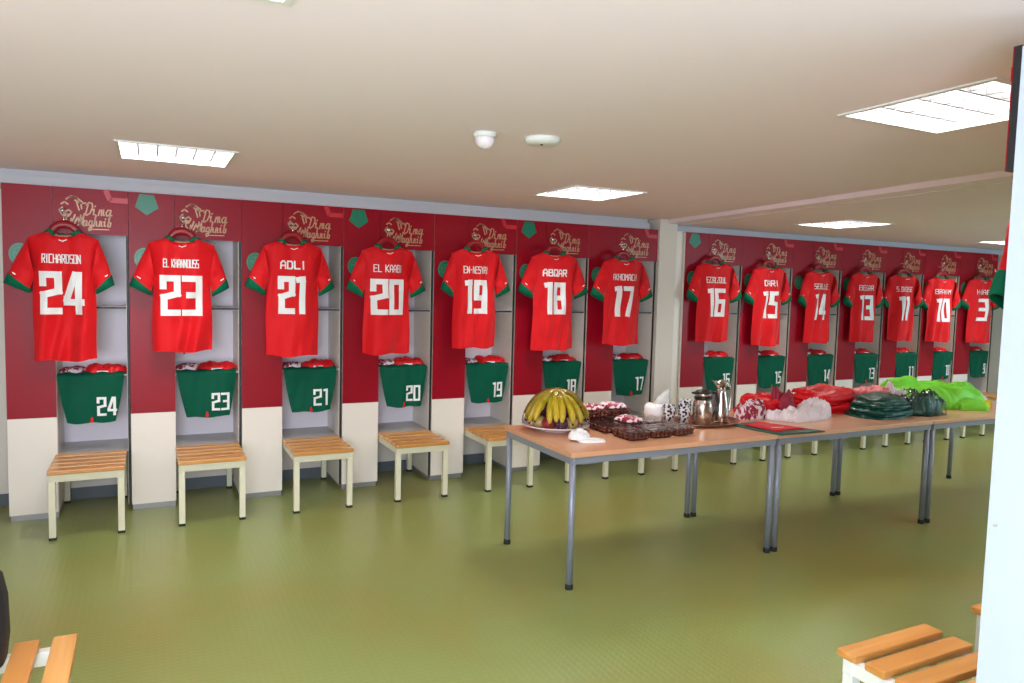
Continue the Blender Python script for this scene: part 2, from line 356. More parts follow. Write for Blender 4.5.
# grey service duct above the lockers, pillar and the boards beside it
struct('trim_1', B((XL, 5.10, 0.05, 0.46, 2.205, 2.262), (XL, 5.10, 0.085, 0.46, 2.262, ZC)), M['duct'])
struct('trim_2', B((5.37, XR, 0.07, 0.46, 2.205, 2.24), (5.37, XR, 0.10, 0.46, 2.24, ZC2)), M['duct'])
struct('wall_pillar', B((5.168, 5.372, -0.02, 0.46, 0, 1.478), (5.168, 5.372, -0.02, 0.46, 1.484, ZC), (5.17, 5.37, -0.014, 0.45, 1.478, 1.484)), M['wall'])
struct('trim_3', B((5.378, 5.488, 0.03, 0.46, 0, 2.205)), M['cream'])

# ------------------------------------------------------------------ ceiling luminaires
def luminaire():
    t = thing('ceiling_light', '', 'ceiling light')
    h = HS
    link('frame', B((-h-0.015, h+0.015, -h-0.015, -h+0.006, -0.006, 0.012), (-h-0.015, h+0.015, h-0.006, h+0.015, -0.006, 0.012),
                    (-h-0.015, -h+0.006, -h+0.006, h-0.006, -0.006, 0.012), (h-0.006, h+0.015, -h+0.006, h-0.006, -0.006, 0.012)), M['frame_white'], t)
    link('housing', B((-h, h, -h, h, 0.10, 0.11), (-h, -h+0.004, -h, h, 0.012, 0.10), (h-0.004, h, -h, h, 0.012, 0.10), (-h, h, -h, -h+0.004, 0.012, 0.10), (-h, h, h-0.004, h, 0.012, 0.10)), M['frame_white'], t)
    for k in range(3):
        y = -0.18+0.18*k; bm = bmesh.new(); tube(bm, [(-0.26, y, 0.07), (0.26, y, 0.07)], 0.011, 10); link('fluorescent_tube', bm, M['tube'], t, smooth=True)
    bl = []
    for k in range(1, 4):
        y = -h + 2*h*k/4; bl.append((-h+0.004, h-0.004, y-0.005, y+0.005, 0.002, 0.045))
    for k in range(1, 6):
        x = -h + 2*h*k/6; bl.append((x-0.003, x+0.003, -h+0.004, h-0.004, 0.004, 0.045))
    link('louvre', B(*bl), M['louvre'], t)
    area_light('tube_glow', (0, 0, 0.096), (0, 0, 0), 0.54, 0.54, LAMP_W, LAMP_COL, t)
    return t
LL = ['square louvred ceiling light above the number 23 locker, leftmost along the far wall', 'square louvred ceiling light above the banana table, left of the white pillar',
      'square louvred ceiling light above the number 15 and 14 lockers', 'louvred ceiling light farthest right, partly behind the near white locker side',
      'louvred ceiling light cut off by the top edge of the photo', 'largest louvred ceiling light at upper right, touching the near white locker side',
      'louvred ceiling light hidden beyond the near locker, left one', 'louvred ceiling light hidden beyond the near locker, right one']
L0 = luminaire()
for i, (x, y, s) in enumerate(LIGHTS):
    o = L0 if i == 0 else dup(L0)
    o.location = (x, y, ZC2 if s else ZC); o['label'] = LL[i]; o['group'] = 'square louvred ceiling lights'

# sensors on the ceiling
t = thing('motion_sensor', 'white domed motion sensor on the ceiling, left of the flat disc detector', 'sensor', (2.19, -2.6, ZC))
bm = bmesh.new(); lathe(bm, [(0.052, 0), (0.052, -0.012), (0.046, -0.02)], 28); link('mount', bm, M['frame_white'], t, smooth=True)
bm = bmesh.new(); lathe(bm, [(0.044, -0.02), (0.043, -0.04), (0.034, -0.058), (0.018, -0.067), (0.0001, -0.07)], 28); link('dome', bm, M['plate'], t, smooth=True)
t = thing('smoke_detector', 'flat white disc detector on the ceiling, right of the domed sensor', 'detector', (2.46, -2.64, ZC))
bm = bmesh.new(); lathe(bm, [(0.082, 0), (0.084, -0.012), (0.07, -0.026), (0.04, -0.032), (0.0001, -0.033)], 32); link('body', bm, M['frame_white'], t, smooth=True)
bm = bmesh.new(); lathe(bm, [(0.007, -0.030), (0.007, -0.036), (0.0001, -0.037)], 12, c=(-0.015, -0.02, 0)); link('indicator', bm, M['dark'], t)

# ------------------------------------------------------------------ lockers
UW, CW, LH = 0.735, 0.288, 2.2
def arc(cx, cz, rx, rz, a0, a1, n=10):
    return [(cx+rx*math.cos(math.radians(a0+(a1-a0)*i/n)), cz+rz*math.sin(math.radians(a0+(a1-a0)*i/n))) for i in range(n+1)]
def pent(cx, cz, r): return [(cx+r*math.sin(2*PI*k/5+PI), cz+r*math.cos(2*PI*k/5+PI)) for k in range(5)]
def locker(pentagon, redmark):
    t = thing('locker', '', 'locker')
    link('cabinet_body', B((0.002, CW, 0.0, 0.42, 0.045, LH-0.004), bev=0.001), M['cream'], t)
    link('plinth', B((0.006, CW-0.004, 0.012, 0.41, 0, 0.045)), M['plinth'], t)
    d = link('door', B((0.0015, CW-0.0015, -0.018, 0.0, 0.045, LH), bev=0.0015), M['cream'], t)
    link('vinyl_banner', B((0.0015, CW-0.0015, -0.0205, -0.018, 0.686, LH)), M['banner'], d)
    hd = link('header_panel', B((CW+0.001, UW-0.001, -0.018, 0.0, 1.902, LH), bev=0.001), M['dark'], t)
    link('vinyl_banner', B((CW+0.001, UW-0.001, -0.0205, -0.018, 1.902, LH)), M['banner'], hd)
    link('side_panel', B((UW-0.020, UW-0.002, 0.0, 0.42, 0.045, LH-0.004)), M['cream'], t)
    link('edge_strip', B((UW-0.017, UW-0.001, -0.006, 0.0, 0.045, 1.901)), M['dark'], t)
    link('back_panel', B((CW, UW-0.02, 0.405, 0.42, 0.30, LH-0.004)), M['bay'], t)
    link('top_panel', B((CW, UW-0.02, 0.0, 0.405, LH-0.02, LH-0.004)), M['bay'], t)
    s = link('shelf', B((CW, UW-0.02, 0.012, 0.405, 1.405, 1.423)), M['bay'], t)
    link('shelf_edge', B((CW, UW-0.02, 0.004, 0.012, 1.407, 1.421)), M['dark'], s)
    s = link('shelf', B((CW, UW-0.02, 0.004, 0.405, 0.948, 0.958)), M['shelf'], t)
    link('shelf', B((CW, UW-0.02, 0.006, 0.405, 0.414, 0.433)), M['shelf'], t)
    # coat knob and a small hook inside
    bm = bmesh.new(); tube(bm, [(0.343, -0.02, 2.045), (0.343, -0.045, 2.045)], 0.008, 10); tube(bm, [(0.343, -0.045, 2.045), (0.343, -0.052, 2.045)], 0.015, 14)
    link('coat_knob', bm, M['chrome'], t, smooth=True)
    bm = bmesh.new(); tube(bm, [(0.36, 0.40, 1.08), (0.36, 0.36, 1.08), (0.36, 0.35, 1.06)], 0.006, 8); tube(bm, [(0.335, 0.40, 1.08), (0.385, 0.40, 1.08)], 0.008, 8)
    link('hook', bm, M['blackpl'], t, smooth=True)
    # gold lion head and lettering
    f = lambda x, z: Vector((x, -0.0222, z))
    X0, Z0 = 0.325, 1.965
    head = [[(X0+0.018, Z0+0.105), (X0+0.0, Z0+0.085), (X0+0.012, Z0+0.06), (X0+0.03, Z0+0.045), (X0+0.055, Z0+0.05), (X0+0.07, Z0+0.075)],
            [(X0+0.03, Z0+0.075), (X0+0.055, Z0+0.09), (X0+0.07, Z0+0.075)], [(X0+0.01, Z0+0.125), (X0+0.03, Z0+0.14), (X0+0.05, Z0+0.125)],
            [(X0+0.035, Z0+0.045), (X0+0.04, Z0+0.02), (X0+0.06, Z0-0.004), (X0+0.08, Z0+0.03), (X0+0.09, Z0+0.06)], [(X0+0.06, Z0-0.004), (X0+0.07, Z0+0.035)],
            [(X0+0.085, Z0+0.0), (X0+0.105, Z0+0.045), (X0+0.12, Z0-0.005), (X0+0.13, Z0+0.03)]]
    mane = [arc(X0+0.075, Z0+0.10, 0.055, 0.075, 130, 30), [(X0+0.065, Z0+0.18), (X0+0.10, Z0+0.172), (X0+0.135, Z0+0.145)], [(X0+0.09, Z0+0.155), (X0+0.13, Z0+0.135), (X0+0.155, Z0+0.14)],
            [(X0+0.10, Z0+0.145), (X0+0.115, Z0+0.09)], [(X0+0.125, Z0+0.14), (X0+0.13, Z0+0.10)]]
    bm = bmesh.new()
    strokes(bm, head, 0.010, f, 0.02, 0.5); strokes(bm, mane, 0.009, f, 0.02, 0.5)
    prism(bm, [(X0+0.012, Z0+0.06), (X0+0.035, Z0+0.072), (X0+0.065, Z0+0.06), (X0+0.045, Z0+0.04)], -0.0226, -0.0206)
    link('lion_print', bm, M['gold'], hd)
    bm = bmesh.new()
    strokes(bm, text_polys('dima', X0+0.145, Z0+0.062, 0.165, 0.078, 0.8, 0.18), 0.0085, f, 0.02, 0.6)
    strokes(bm, text_polys('waghrib', X0+0.105, Z0-0.010, 0.205, 0.068, 0.5, 0.18), 0.0085, f, 0.02, 0.6)
    strokes(bm, [[(X0+0.18, Z0-0.030), (X0+0.29, Z0-0.028)]], 0.006, f, 0.05)
    link('gold_lettering', bm, M['gold'], hd)
    # round federation emblem beside the sleeve
    bm = bmesh.new(); n = 32; prism(bm, [(0.095+0.062*math.cos(2*PI*k/n), 1.755+0.072*math.sin(2*PI*k/n)) for k in range(n)], -0.0222, -0.0205)
    em = link('round_emblem', bm, M['pent_green'], d)
    bm = bmesh.new(); g = lambda x, z: Vector((x, -0.0232, z))
    strokes(bm, [arc(0.095, 1.755, 0.056, 0.066, 0, 360, 28), arc(0.095, 1.755, 0.036, 0.042, 0, 360, 20)], 0.004, g, 0.03, 0.2)
    st = [(0.095+0.032*math.sin(4*PI*k/5), 1.755+0.036*math.cos(4*PI*k/5)) for k in range(6)]
    strokes(bm, [st], 0.005, g, 0.05, 0.2); link('star', bm, M['pale_green'], em)
    if pentagon:
        bm = bmesh.new(); prism(bm, pent(0.115, 2.125, 0.078), -0.0222, -0.0205); link('pentagon_print', bm, M['pent_green'], d)
    if redmark:
        bm = bmesh.new(); strokes(bm, [[(0.60, 2.197), (0.625, 2.135), (0.733, 2.135)]], 0.034, f, 0.1, 0.1); link('red_outline_print', bm, M['pent_red'], hd)
    return t
protoA = locker(False, True); protoB = locker(True, False); usedP = set()
E1 = [.012, .723, 1.446, 2.183, 2.922, 3.669, 4.399, 5.161]
E2 = [5.494, 6.234, 6.938, 7.685, 8.412, 9.095, 9.774, 10.533]
NUM = [24, 23, 21, 20, 19, 18, 17, 16, 15, 14, 13, 11, 10, 3]
SH = [24, 23, 21, 20, 19, 18, 17, 16, 15, 14, 13, 11, 10, 9]
UNITS = [(a, b) for a, b in zip(E1, E1[1:])] + [(a, b) for a, b in zip(E2, E2[1:])]
def place_locker(pr, x, y, rz, sx, label):
    if pr.name not in usedP: o = pr; usedP.add(pr.name)
    else: o = dup(pr)
    o.location = (x, y, 0); o.rotation_euler = (0, 0, rz); o.scale = (sx, 1, 1); o['label'] = label; o['group'] = 'lockers wrapped in crimson vinyl'
    return o
for i, (a, b) in enumerate(UNITS):
    pb = i in (1, 3, 5, 7)
    n = NUM[i]
    place_locker(protoB if pb else protoA, a, 0.02, 0, (b-a)/UW, 'open locker with crimson top and white lower door behind the number %d shirt' % n)
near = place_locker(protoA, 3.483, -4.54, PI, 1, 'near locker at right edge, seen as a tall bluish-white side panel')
near2 = place_locker(protoB, 4.218, -4.54, PI, 1, 'locker beside the near one at right, hidden behind its white side')

near.scale.z = near2.scale.z = 1.016
bm = bmesh.new(); tube(bm, [(UW-0.002, 0.02, 1.03), (UW+0.003, 0.02, 1.03)], 0.004, 12); link('screw_cap', bm, M['shelf'], near)
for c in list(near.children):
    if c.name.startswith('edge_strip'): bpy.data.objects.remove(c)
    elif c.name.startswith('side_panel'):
        c.data = c.data.copy(); c.data.materials.clear(); c.data.materials.append(M['daylit_side'])
# ------------------------------------------------------------------ benches
def bench(mname):
    # local y = 0 is the locker face; the frame runs back under the locker's low shelf
    t = thing('slatted_bench', '', 'bench')
    m = M[mname]; L, F0, F1 = 0.21, -0.49, 0.385
    for k in range(5):
        y0 = -0.512+k*0.106
        link('slat', B((-L, L, y0, y0+0.071, 0.398, 0.425), bev=0.006), M['slat'], t)
    link('frame', B((-0.206, 0.206, F0, F0+0.03, 0.352, 0.397), (-0.20, 0.20, F1-0.03, F1, 0.352, 0.397),
                    (-0.20, -0.17, F0+0.03, F1-0.03, 0.352, 0.397), (0.17, 0.20, F0+0.03, F1-0.03, 0.352, 0.397)), m, t)
    for sx in (-1, 1):
        for y in (F0, F1-0.038):
            x0 = (-0.206 if sx < 0 else 0.168) if y < 0 else (-0.20 if sx < 0 else 0.162)
            g = link('leg', B((x0, x0+0.038, y, y+0.038, 0.014, 0.352), bev=0.003), m, t)
            link('foot_cap', B((x0-0.001, x0+0.039, y-0.001, y+0.039, 0, 0.016)), M['rubber'], g)
    return t
b0 = bench('frame')
for i, (a, b) in enumerate(UNITS):
    o = b0 if i == 0 else dup(b0); k = (b-a)/UW
    o.location = (a+(CW+UW-0.02)/2*k-0.004, 0.018 if i < 7 else 0.018+0.006*(i-6), 0)
    o.scale = (1, 1, 1.03)
    if i == 0: o.location.x -= 0.006
    o['label'] = 'small slatted wooden bench in front of the number %d shirt locker' % NUM[i]; o['group'] = 'slatted benches along the far lockers'
bw = bench('frame_white'); bw.location = (3.137, -4.507, 0); bw.rotation_euler = (0, 0, PI); bw.scale = (1.09, 1.0, 1.02)
bw['label'] = 'large near slatted bench at bottom right with white legs'
o = dup(bw); o.location = (3.91, -4.482, 0); o['label'] = 'near bench half hidden behind the white locker side at right'
o = dup(bw); o.location = (0.108, -3.116, 0); o.rotation_euler = (0, 0, PI/2)
o['label'] = 'near slatted bench at bottom left corner, holding the black bag'

# ------------------------------------------------------------------ shirts
NAMES = {24: 'RICHARDSON', 23: 'EL KHANNOUSS', 21: 'ADLI', 20: 'EL KAABI', 19: 'EN-NESYRI', 18: 'ABQAR', 17: 'AKHOMACH', 16: 'EZZALZOUL', 15: 'DARI',
         14: 'SEBLLUE', 13: 'BEEGAR', 11: 'S.DIOUSE', 10: 'BRAHIM', 3: 'H-BABI'}
JL = 0.83
def shirt(seed, num, halfw=1.0, length=JL, label='', swing=0.0, flare=(1, 1)):
    rnd = random.Random(seed); ph = [rnd.uniform(0, 6.28) for _ in range(6)]
    root = thing('football_shirt', label, 'shirt', group='red football shirts hanging on the lockers')
    L = length
    def W(t):
        if t < 0.08: return (0.205 - 0.0*t)
        if t < 0.35: return 0.205 - 0.026*((t-0.08)/0.27)
        return 0.179 + 0.004*math.sin(t*9+ph[0]) + (t-0.35)*0.012
    def top(x):
        ax = abs(x)
        if ax < 0.078: return L - 0.020 - 0.012*math.cos(ax/0.078*PI/2)
        return L - 0.0 - 0.045*((ax-0.078)/0.127)**1.25
    def yf(x, z):     # front (room-facing) surface
        t = min(1, max(0, (L-z)/L)); u = min(1, abs(x)/W(t))
        th = 0.045*(1-u**2.6)
        amp = 0.007 + 0.026*t**1.1
        edge = (1-u**4)
        fold = amp*(0.8*math.sin(x*(24+6*math.sin(ph[5]))+ph[1]+1.8*t) + 2.0*noise.noise(Vector((x*13+t*1.5, z*1.6, seed*0.7))))*edge
        dia = 0.006*math.sin(22*(x*0.8+z)+ph[3])*edge*(1-t) + 0.005*math.sin(20*(x*0.8-z)+ph[4])*edge
        nz = 0.007*noise.noise(Vector((x*9, z*7, seed*3.1)))*edge
        return -0.022 - th - fold - dia - nz
    bm = bmesh.new(); NU, NV = 56, 46
    def build(side):
        g = []
        for j in range(NV+1):
            t = j/NV; row = []
            for i in range(NU+1):
                u = -1+2*i/NU; x = u*W(t); zt = top(x)
                hem = 0.006*math.sin(x*26+ph[1]) + 0.008*(abs(u)**2)
                z = zt*(1-t) + hem*t
                y = yf(x, z) if side == 0 else (-0.018 + 0.012*(1-abs(u)**2))
                if j == 0: y = -0.03 + (-0.004 if side == 0 else 0.004)
                if i in (0, NU): y = -0.020
                row.append(bm.verts.new((x, y, z)))
            g.append(row)
        for j in range(NV):
            for i in range(NU):
                q = (g[j][i], g[j][i+1], g[j+1][i+1], g[j+1][i]); bm.faces.new(q if side == 0 else q[::-1])
    build(0); build(1)
    # sleeves: flattened tubes from shoulder to cuff
    sl = []
    for s in (-1, 1):
        f = flare[0 if s < 0 else 1]
        A0 = Vector((s*0.165, 0, L-0.028)); A1 = Vector((s*0.203, 0, L-0.052)); B1 = Vector((s*0.165, 0, L-0.27))
        C0 = Vector((s*(0.20+0.115*f), 0, L-0.335)); C1 = Vector((s*(0.172+0.024*f), 0, L-0.395))
        def sec(q, w, s=s, A1=A1, B1=B1, C0=C0, C1=C1):  # q along the sleeve, w round the section
            o = A1.lerp(C0, q) + Vector((s*0.007*math.sin(q*PI), 0, 0.006*math.sin(q*PI))); i_ = B1.lerp(C1, q)
            c = (math.cos(w)+1)/2; p = i_.lerp(o, c); d = 0.040-0.010*q
            p.y = -0.03 - (d*math.sin(w)*(1 + 0.22*math.sin(q*9+w*2+ph[5])))
            return p
        sl.append(sec)
        NQ, NW = 16, 20; rows = [[bm.verts.new(sec(q/NQ*0.79, 2*PI*k/NW)) for k in range(NW)] for q in range(NQ+1)]
        for a, b in zip(rows, rows[1:]):
            for k in range(NW): bm.faces.new((a[k], a[(k+1) % NW], b[(k+1) % NW], b[k]))
    body = link('shirt_body', bm, M['red'], root, smooth=True)
    for sec in sl:
        bm = bmesh.new(); NW = 20; rows = [[], [], [], []]
        for r, (q, gsc) in enumerate(((0.785, 1.05), (1.0, 1.09), (1.0, 0.98), (0.80, 0.96))):
            c = sum((sec(q, 2*PI*k/NW) for k in range(NW)), Vector())/NW
            rows[r] = [bm.verts.new(c + (sec(q, 2*PI*k/NW)-c)*gsc) for k in range(NW)]
        for a, b in zip(rows, rows[1:]):
            for k in range(NW): bm.faces.new((a[k], a[(k+1) % NW], b[(k+1) % NW], b[k]))
        link('cuff', bm, M['green'], root, smooth=True)
    # collar: two green folded ends and the neck tape
    for s in (-1, 1):
        bm = bmesh.new(); tube(bm, [(s*0.050, -0.040, L-0.024), (s*0.066, -0.038, L-0.008), (s*0.084, -0.034, L+0.002), (s*0.104, -0.028, L-0.008)], [0.008, 0.015, 0.016, 0.009], 10)
        link('collar', bm, M['green'], root, smooth=True)
    bm = bmesh.new(); tube(bm, [(-0.05, -0.036, L-0.022), (-0.02, -0.034, L-0.029), (0.02, -0.034, L-0.029), (0.05, -0.036, L-0.022)], 0.004, 6)
    link('neck_tape', bm, M['gold'], root, smooth=True)
    on = lambda x, z: Vector((x, yf(x, z)-0.0045, z))
    bm = bmesh.new(); strokes(bm, [[(-0.02, L-0.056), (0.0, L-0.062), (0.022, L-0.052)]], 0.005, on, 0.01); link('crest_mark', bm, M['white'], root)
    for k, sec in enumerate(sl):
        bm = bmesh.new(); s = -1 if k == 0 else 1
        c = sec(0.70, PI/2); d = Vector((s*0.022, 0, 0.010))
        c = c.lerp(sec(0.70, 0.5), 0.55); e = Vector((0, -0.006, 0))
        p = [c-d*0.5, c+d*0.5+Vector((0, 0, 0.004)), c+d*0.5-Vector((0, 0, 0.004)), c-d*0.5-Vector((0, 0, 0.010))]
        bm.faces.new([bm.verts.new(a+e) for a in p]); link('sleeve_mark', bm, M['white'], root)
    if num is not None:
        txt = str(num); nw = 0.262 if len(txt) == 2 else 0.14
        if '1' in txt: nw = 0.200
        if txt == '11': nw = 0.165
        sw = 0.042; bm = bmesh.new()
        strokes(bm, text_polys(txt, -nw/2+sw/2-0.008, L-0.530+sw/2, nw-sw, 0.275-sw, 2.3), sw, on, 0.008); link('number_print', bm, M['white'], root)
        nm = NAMES[num]; n = len(nm); w_ = min(0.215, 0.041*n); h_ = 0.052; s2 = 0.0105 if n < 6 else 0.0062
        bm = bmesh.new(); strokes(bm, text_polys(nm, -w_/2-0.008, L-0.20, w_, h_, 1.9), s2, on, 0.01, 0.9); link('name_print', bm, M['white'], root)
    return root
def hanger(label):
    t = thing('coat_hanger', label, 'hanger', group='dark red hangers')
    bm = bmesh.new()
    a = [(0.074*math.cos(math.radians(d)), 0, 0.066*math.sin(math.radians(d))) for d in range(0, 181, 15)]
    tube(bm, a, [0.016, 0.019, 0.021, 0.023, 0.024, 0.025, 0.025, 0.025, 0.024, 0.023, 0.021, 0.019, 0.016], 10, 0.6)
    tube(bm, [(-0.074, 0, 0), (-0.12, 0.002, -0.022), (-0.175, 0.0, -0.038)], [0.014, 0.013, 0.010], 10, 0.7)
    tube(bm, [(0.074, 0, 0), (0.12, 0.002, -0.022), (0.175, 0.0, -0.038)], [0.014, 0.013, 0.010], 10, 0.7)
    link('shoulder_bar', bm, M['hanger'], t, smooth=True)
    bm = bmesh.new(); pts = [(0, 0, 0.06), (0, 0, 0.10)] + [(-0.0+0.016*math.sin(math.radians(d)), 0.06*(d/270), 0.126-0.016*math.cos(math.radians(d))) for d in range(0, 250, 30)]
    tube(bm, pts, 0.003, 8); link('hook', bm, M['chrome'], t, smooth=True)
    return t
JD = [(.358, 1.904, .58), (1.05, 1.90, .61), (1.786, 1.917, .615), (2.498, 1.916, .613), (3.238, 1.93, .62), (3.979, 1.93, .665), (4.699, 1.914, .68),
      (5.778, 1.919, .644), (6.489, 1.906, .687), (7.222, 1.891, .632), (7.923, 1.892, .60), (8.579, 1.891, .56), (9.266, 1.877, .60), (10.043, 1.888, .668)]
HEM = [1.071, 1.119, 1.077, 1.079, 1.116, 1.088, 1.123, 1.14, 1.091, 1.114, 1.118, 1.123, 1.105, 1.084]
ROT = [-4, 0, 3, 3, 0, 2, 4, -3, 3, 1, -2, -14, -10, -6]
h0 = hanger('')
for i, ((x, zt, wd), hem) in enumerate(zip(JD, HEM)):
    n = NUM[i]; L = zt-hem
    fl = [(1.2, 0.8), (1, .8), (1.05, .8), (1, .9), (0.75, .9), (1, 1), (1.05, .95), (0.9, 1), (1, .9), (.8, .9), (.9, .9), (.9, .8), (.95, .9), (1, .9)][i]
    s = shirt(11+i*7, n, 1, L, 'red football shirt with green cuffs and white number %d on its back' % n, flare=fl)
    y_ = -0.085 if i < 7 else -0.050; x += 0 if i < 7 else (x-0.84)/5.5*0.035
    s.location = (x, y_, hem); s.rotation_euler = (0, 0, math.radians(ROT[i])); s.scale = (min(1.12, wd/0.60), 1, 1)
    h = h0 if i == 0 else dup(h0)
    h.location = (x, y_-0.018, zt-0.017); h.rotation_euler = (0, 0, math.radians(ROT[i])); h['label'] = 'dark red coat hanger carrying the number %d shirt' % n
s = shirt(301, None, 1, JL, 'red shirt sleeve with green cuff peeking past the near white locker side')
s.location = (3.19, -4.475, 1.135); s.rotation_euler = (0, 0, PI)
h = dup(h0); h.location = (3.19, -4.457, 1.953); h.rotation_euler = (0, 0, PI); h['label'] = 'dark red coat hanger of the shirt hidden beyond the near locker'

# ------------------------------------------------------------------ shorts, folded kit on the shelves
def shorts(seed, num):
    rnd = random.Random(seed); ph = [rnd.uniform(0, 6.28) for _ in range(4)]
    root = thing('football_shorts', 'dark green shorts with white number %d hanging from the locker shelf' % num, 'shorts', group='green shorts hanging over the locker shelves')
    H = 0.33; skew = rnd.uniform(-0.012, 0.012)
    def W(t): return 0.198*(1-t) + 0.142*t + 0.006*math.sin(t*3)
    def yf(x, z):
        t = min(1, max(0, (H-z)/H)); u = abs(x)/W(t)
        return -0.012 - 0.010*(1-min(1, u)**4) - (0.003+0.007*t)*(0.7*math.sin(x*30+ph[0]+t*1.5) + 2.0*noise.noise(Vector((x*16+t, z*3, seed))))*(1-min(1, u)**6)*0.8
    bm = bmesh.new(); NU, NV = 40, 20; gs = []
    for side in (0, 1):
        g = []
        for j in range(-3, NV+1):
            row = []
            for i in range(NU+1):
                u = -1+2*i/NU
                if j < 0:      # the waist folded back over the shelf edge
                    t = 0; z = H+0.004*(1 if side == 0 else 0.2); y = 0.0 + (-j)*0.035 - 0.01; x = u*W(0)
                    if side == 0: z += 0.004*math.sin(x*60+ph[2])+0.004
                else:
                    t = j/NV; x = u*W(t) + skew*t; z = H*(1-t) + t*(0.007*u*u + 0.004*math.sin(u*5+ph[3]))
                    y = yf(x-skew*t, z) if side == 0 else -0.004
                row.append(bm.verts.new((x, y, z)))
            g.append(row)
        for a, b in zip(g, g[1:]):
            for i in range(NU):
                q = (a[i], a[i+1], b[i+1], b[i]); bm.faces.new(q if side == 0 else q[::-1])
        gs.append(g)
    link('shorts_body', bm, M['greens'], root, smooth=True)
    on = lambda x, z: Vector((x, yf(x, z)-0.007, z))
    txt = str(num); w_ = {1: 0.06, 2: 0.122}[len(txt)]; sw = 0.017; h_ = 0.128; xr = 0.138
    if txt[0] == '1': w_ = 0.098
    if num in (24, 23): xr = 0.152
    bm = bmesh.new(); strokes(bm, text_polys(txt, xr-w_+sw/2, 0.048+sw/2, w_-sw, h_-sw, 2.2), sw, on, 0.008); link('number_print', bm, M['white'], root)
    bm = bmesh.new(); pr = [(-0.012, 0.004), (0.012, 0.004), (0.008, 0.035), (0.0, 0.045), (-0.006, 0.03)]
    c = [bm.verts.new(on(x+0.0, z)) for x, z in pr]; bm.faces.new(c); link('hem_accent', bm, M['redb'], root)
    return root

def crumple(name, m, sx, sy, sz, seed, loc, rz=0, amp=0.25, freq=9, parent=None, res=(44, 30), stretch=1.0, power=3.0, turn=0.0):
    """a heap of cloth: rounded slab with ridged noise, resting on z=0"""
    bm = bmesh.new(); NU, NV = res
    top = []; 
    for j in range(NV+1):
        row = []
        for i in range(NU+1):
            a, b = -1+2*i/NU, -1+2*j/NV
            r = (abs(a)**power+abs(b)**power)**(1/power) if (a or b) else 0
            # square to rounded outline
            k = max(abs(a), abs(b)); k = k/r if r > 1e-6 else 1
            x, y = a*k*sx/2, b*k*sy/2
            e = max(0, 1-min(1, max(abs(a), abs(b)))**5)
            ct, st = math.cos(turn), math.sin(turn); X = (x*ct+y*st)*stretch + 0.04*noise.noise(Vector((x*5, y*5, seed))); Y = -x*st+y*ct + 0.05*noise.noise(Vector((x*4, y*4, seed+3)))
            nz = noise.noise(Vector((X*freq, Y*freq, seed*1.7))); rg = 1-abs(noise.noise(Vector((X*freq*1.7, Y*freq*1.7, seed*2.3+5))))*2
            rf = 1-abs(noise.noise(Vector((X*freq*3.6, Y*freq*3.6, seed*1.3+9))))*2
            z = sz*(e**0.4)*(1 + amp*(0.9*nz + 0.5*(rg-0.5) + 0.3*(rf-0.5))) if e > 0 else 0
            ox = noise.noise(Vector((a*2.3, b*2.3, seed)))*0.12
            row.append(bm.verts.new((x*(1+ox), y*(1+ox), max(z, 0.002))))
        top.append(row)
    for j in range(NV):
        for i in range(NU): bm.faces.new((top[j][i], top[j][i+1], top[j+1][i+1], top[j+1][i]))
    rim = [top[0][i] for i in range(NU+1)] + [top[j][NU] for j in range(1, NV+1)] + [top[NV][i] for i in range(NU-1, -1, -1)] + [top[j][0] for j in range(NV-1, 0, -1)]
    low = [bm.verts.new((v.co.x*0.99, v.co.y*0.99, 0)) for v in rim]; n = len(rim)
    for i in range(n): bm.faces.new((rim[i], rim[(i+1) % n], low[(i+1) % n], low[i]))
    bm.faces.new(low[::-1])
    o = link(name, bm, m, parent, smooth=True); o.location = loc; o.rotation_euler = (0, 0, rz)
    return o
for i, (a, b) in enumerate(UNITS):
    k = (b-a)/UW; bc = a + (CW+UW-0.018)/2*k; n = SH[i]
    s = shorts(50+i*3, n); s.location = (bc-0.008, 0.018, 0.634); s.scale = (1.0, 1, 1)
    who = 'number %d shorts' % n
    o = crumple('folded_shirt', M['redb'], 0.27, 0.20, 0.048, 90+i, (bc+0.075, 0.165, 0.9585), random.uniform(-0.1, 0.1), 0.5, 14)
    tag(o, 'crumpled red shirt lying on the shelf above the %s' % who, 'shirt', 'red shirts on the locker shelves')
    bm = bmesh.new()
    st = link('sponsor_print', B((-0.05, 0.02, -0.099, -0.094, 0.008, 0.022)), M['white'], o)
    o = crumple('sock_bundle', M['sockmix'], 0.16, 0.17, 0.042, 120+i, (bc-0.125, 0.165, 0.9585), random.uniform(-0.2, 0.2), 0.4, 12, res=(26, 22))
    tag(o, 'red and white socks on the shelf beside the red shirt, above the %s' % who, 'socks', 'sock bundles on the locker shelves')

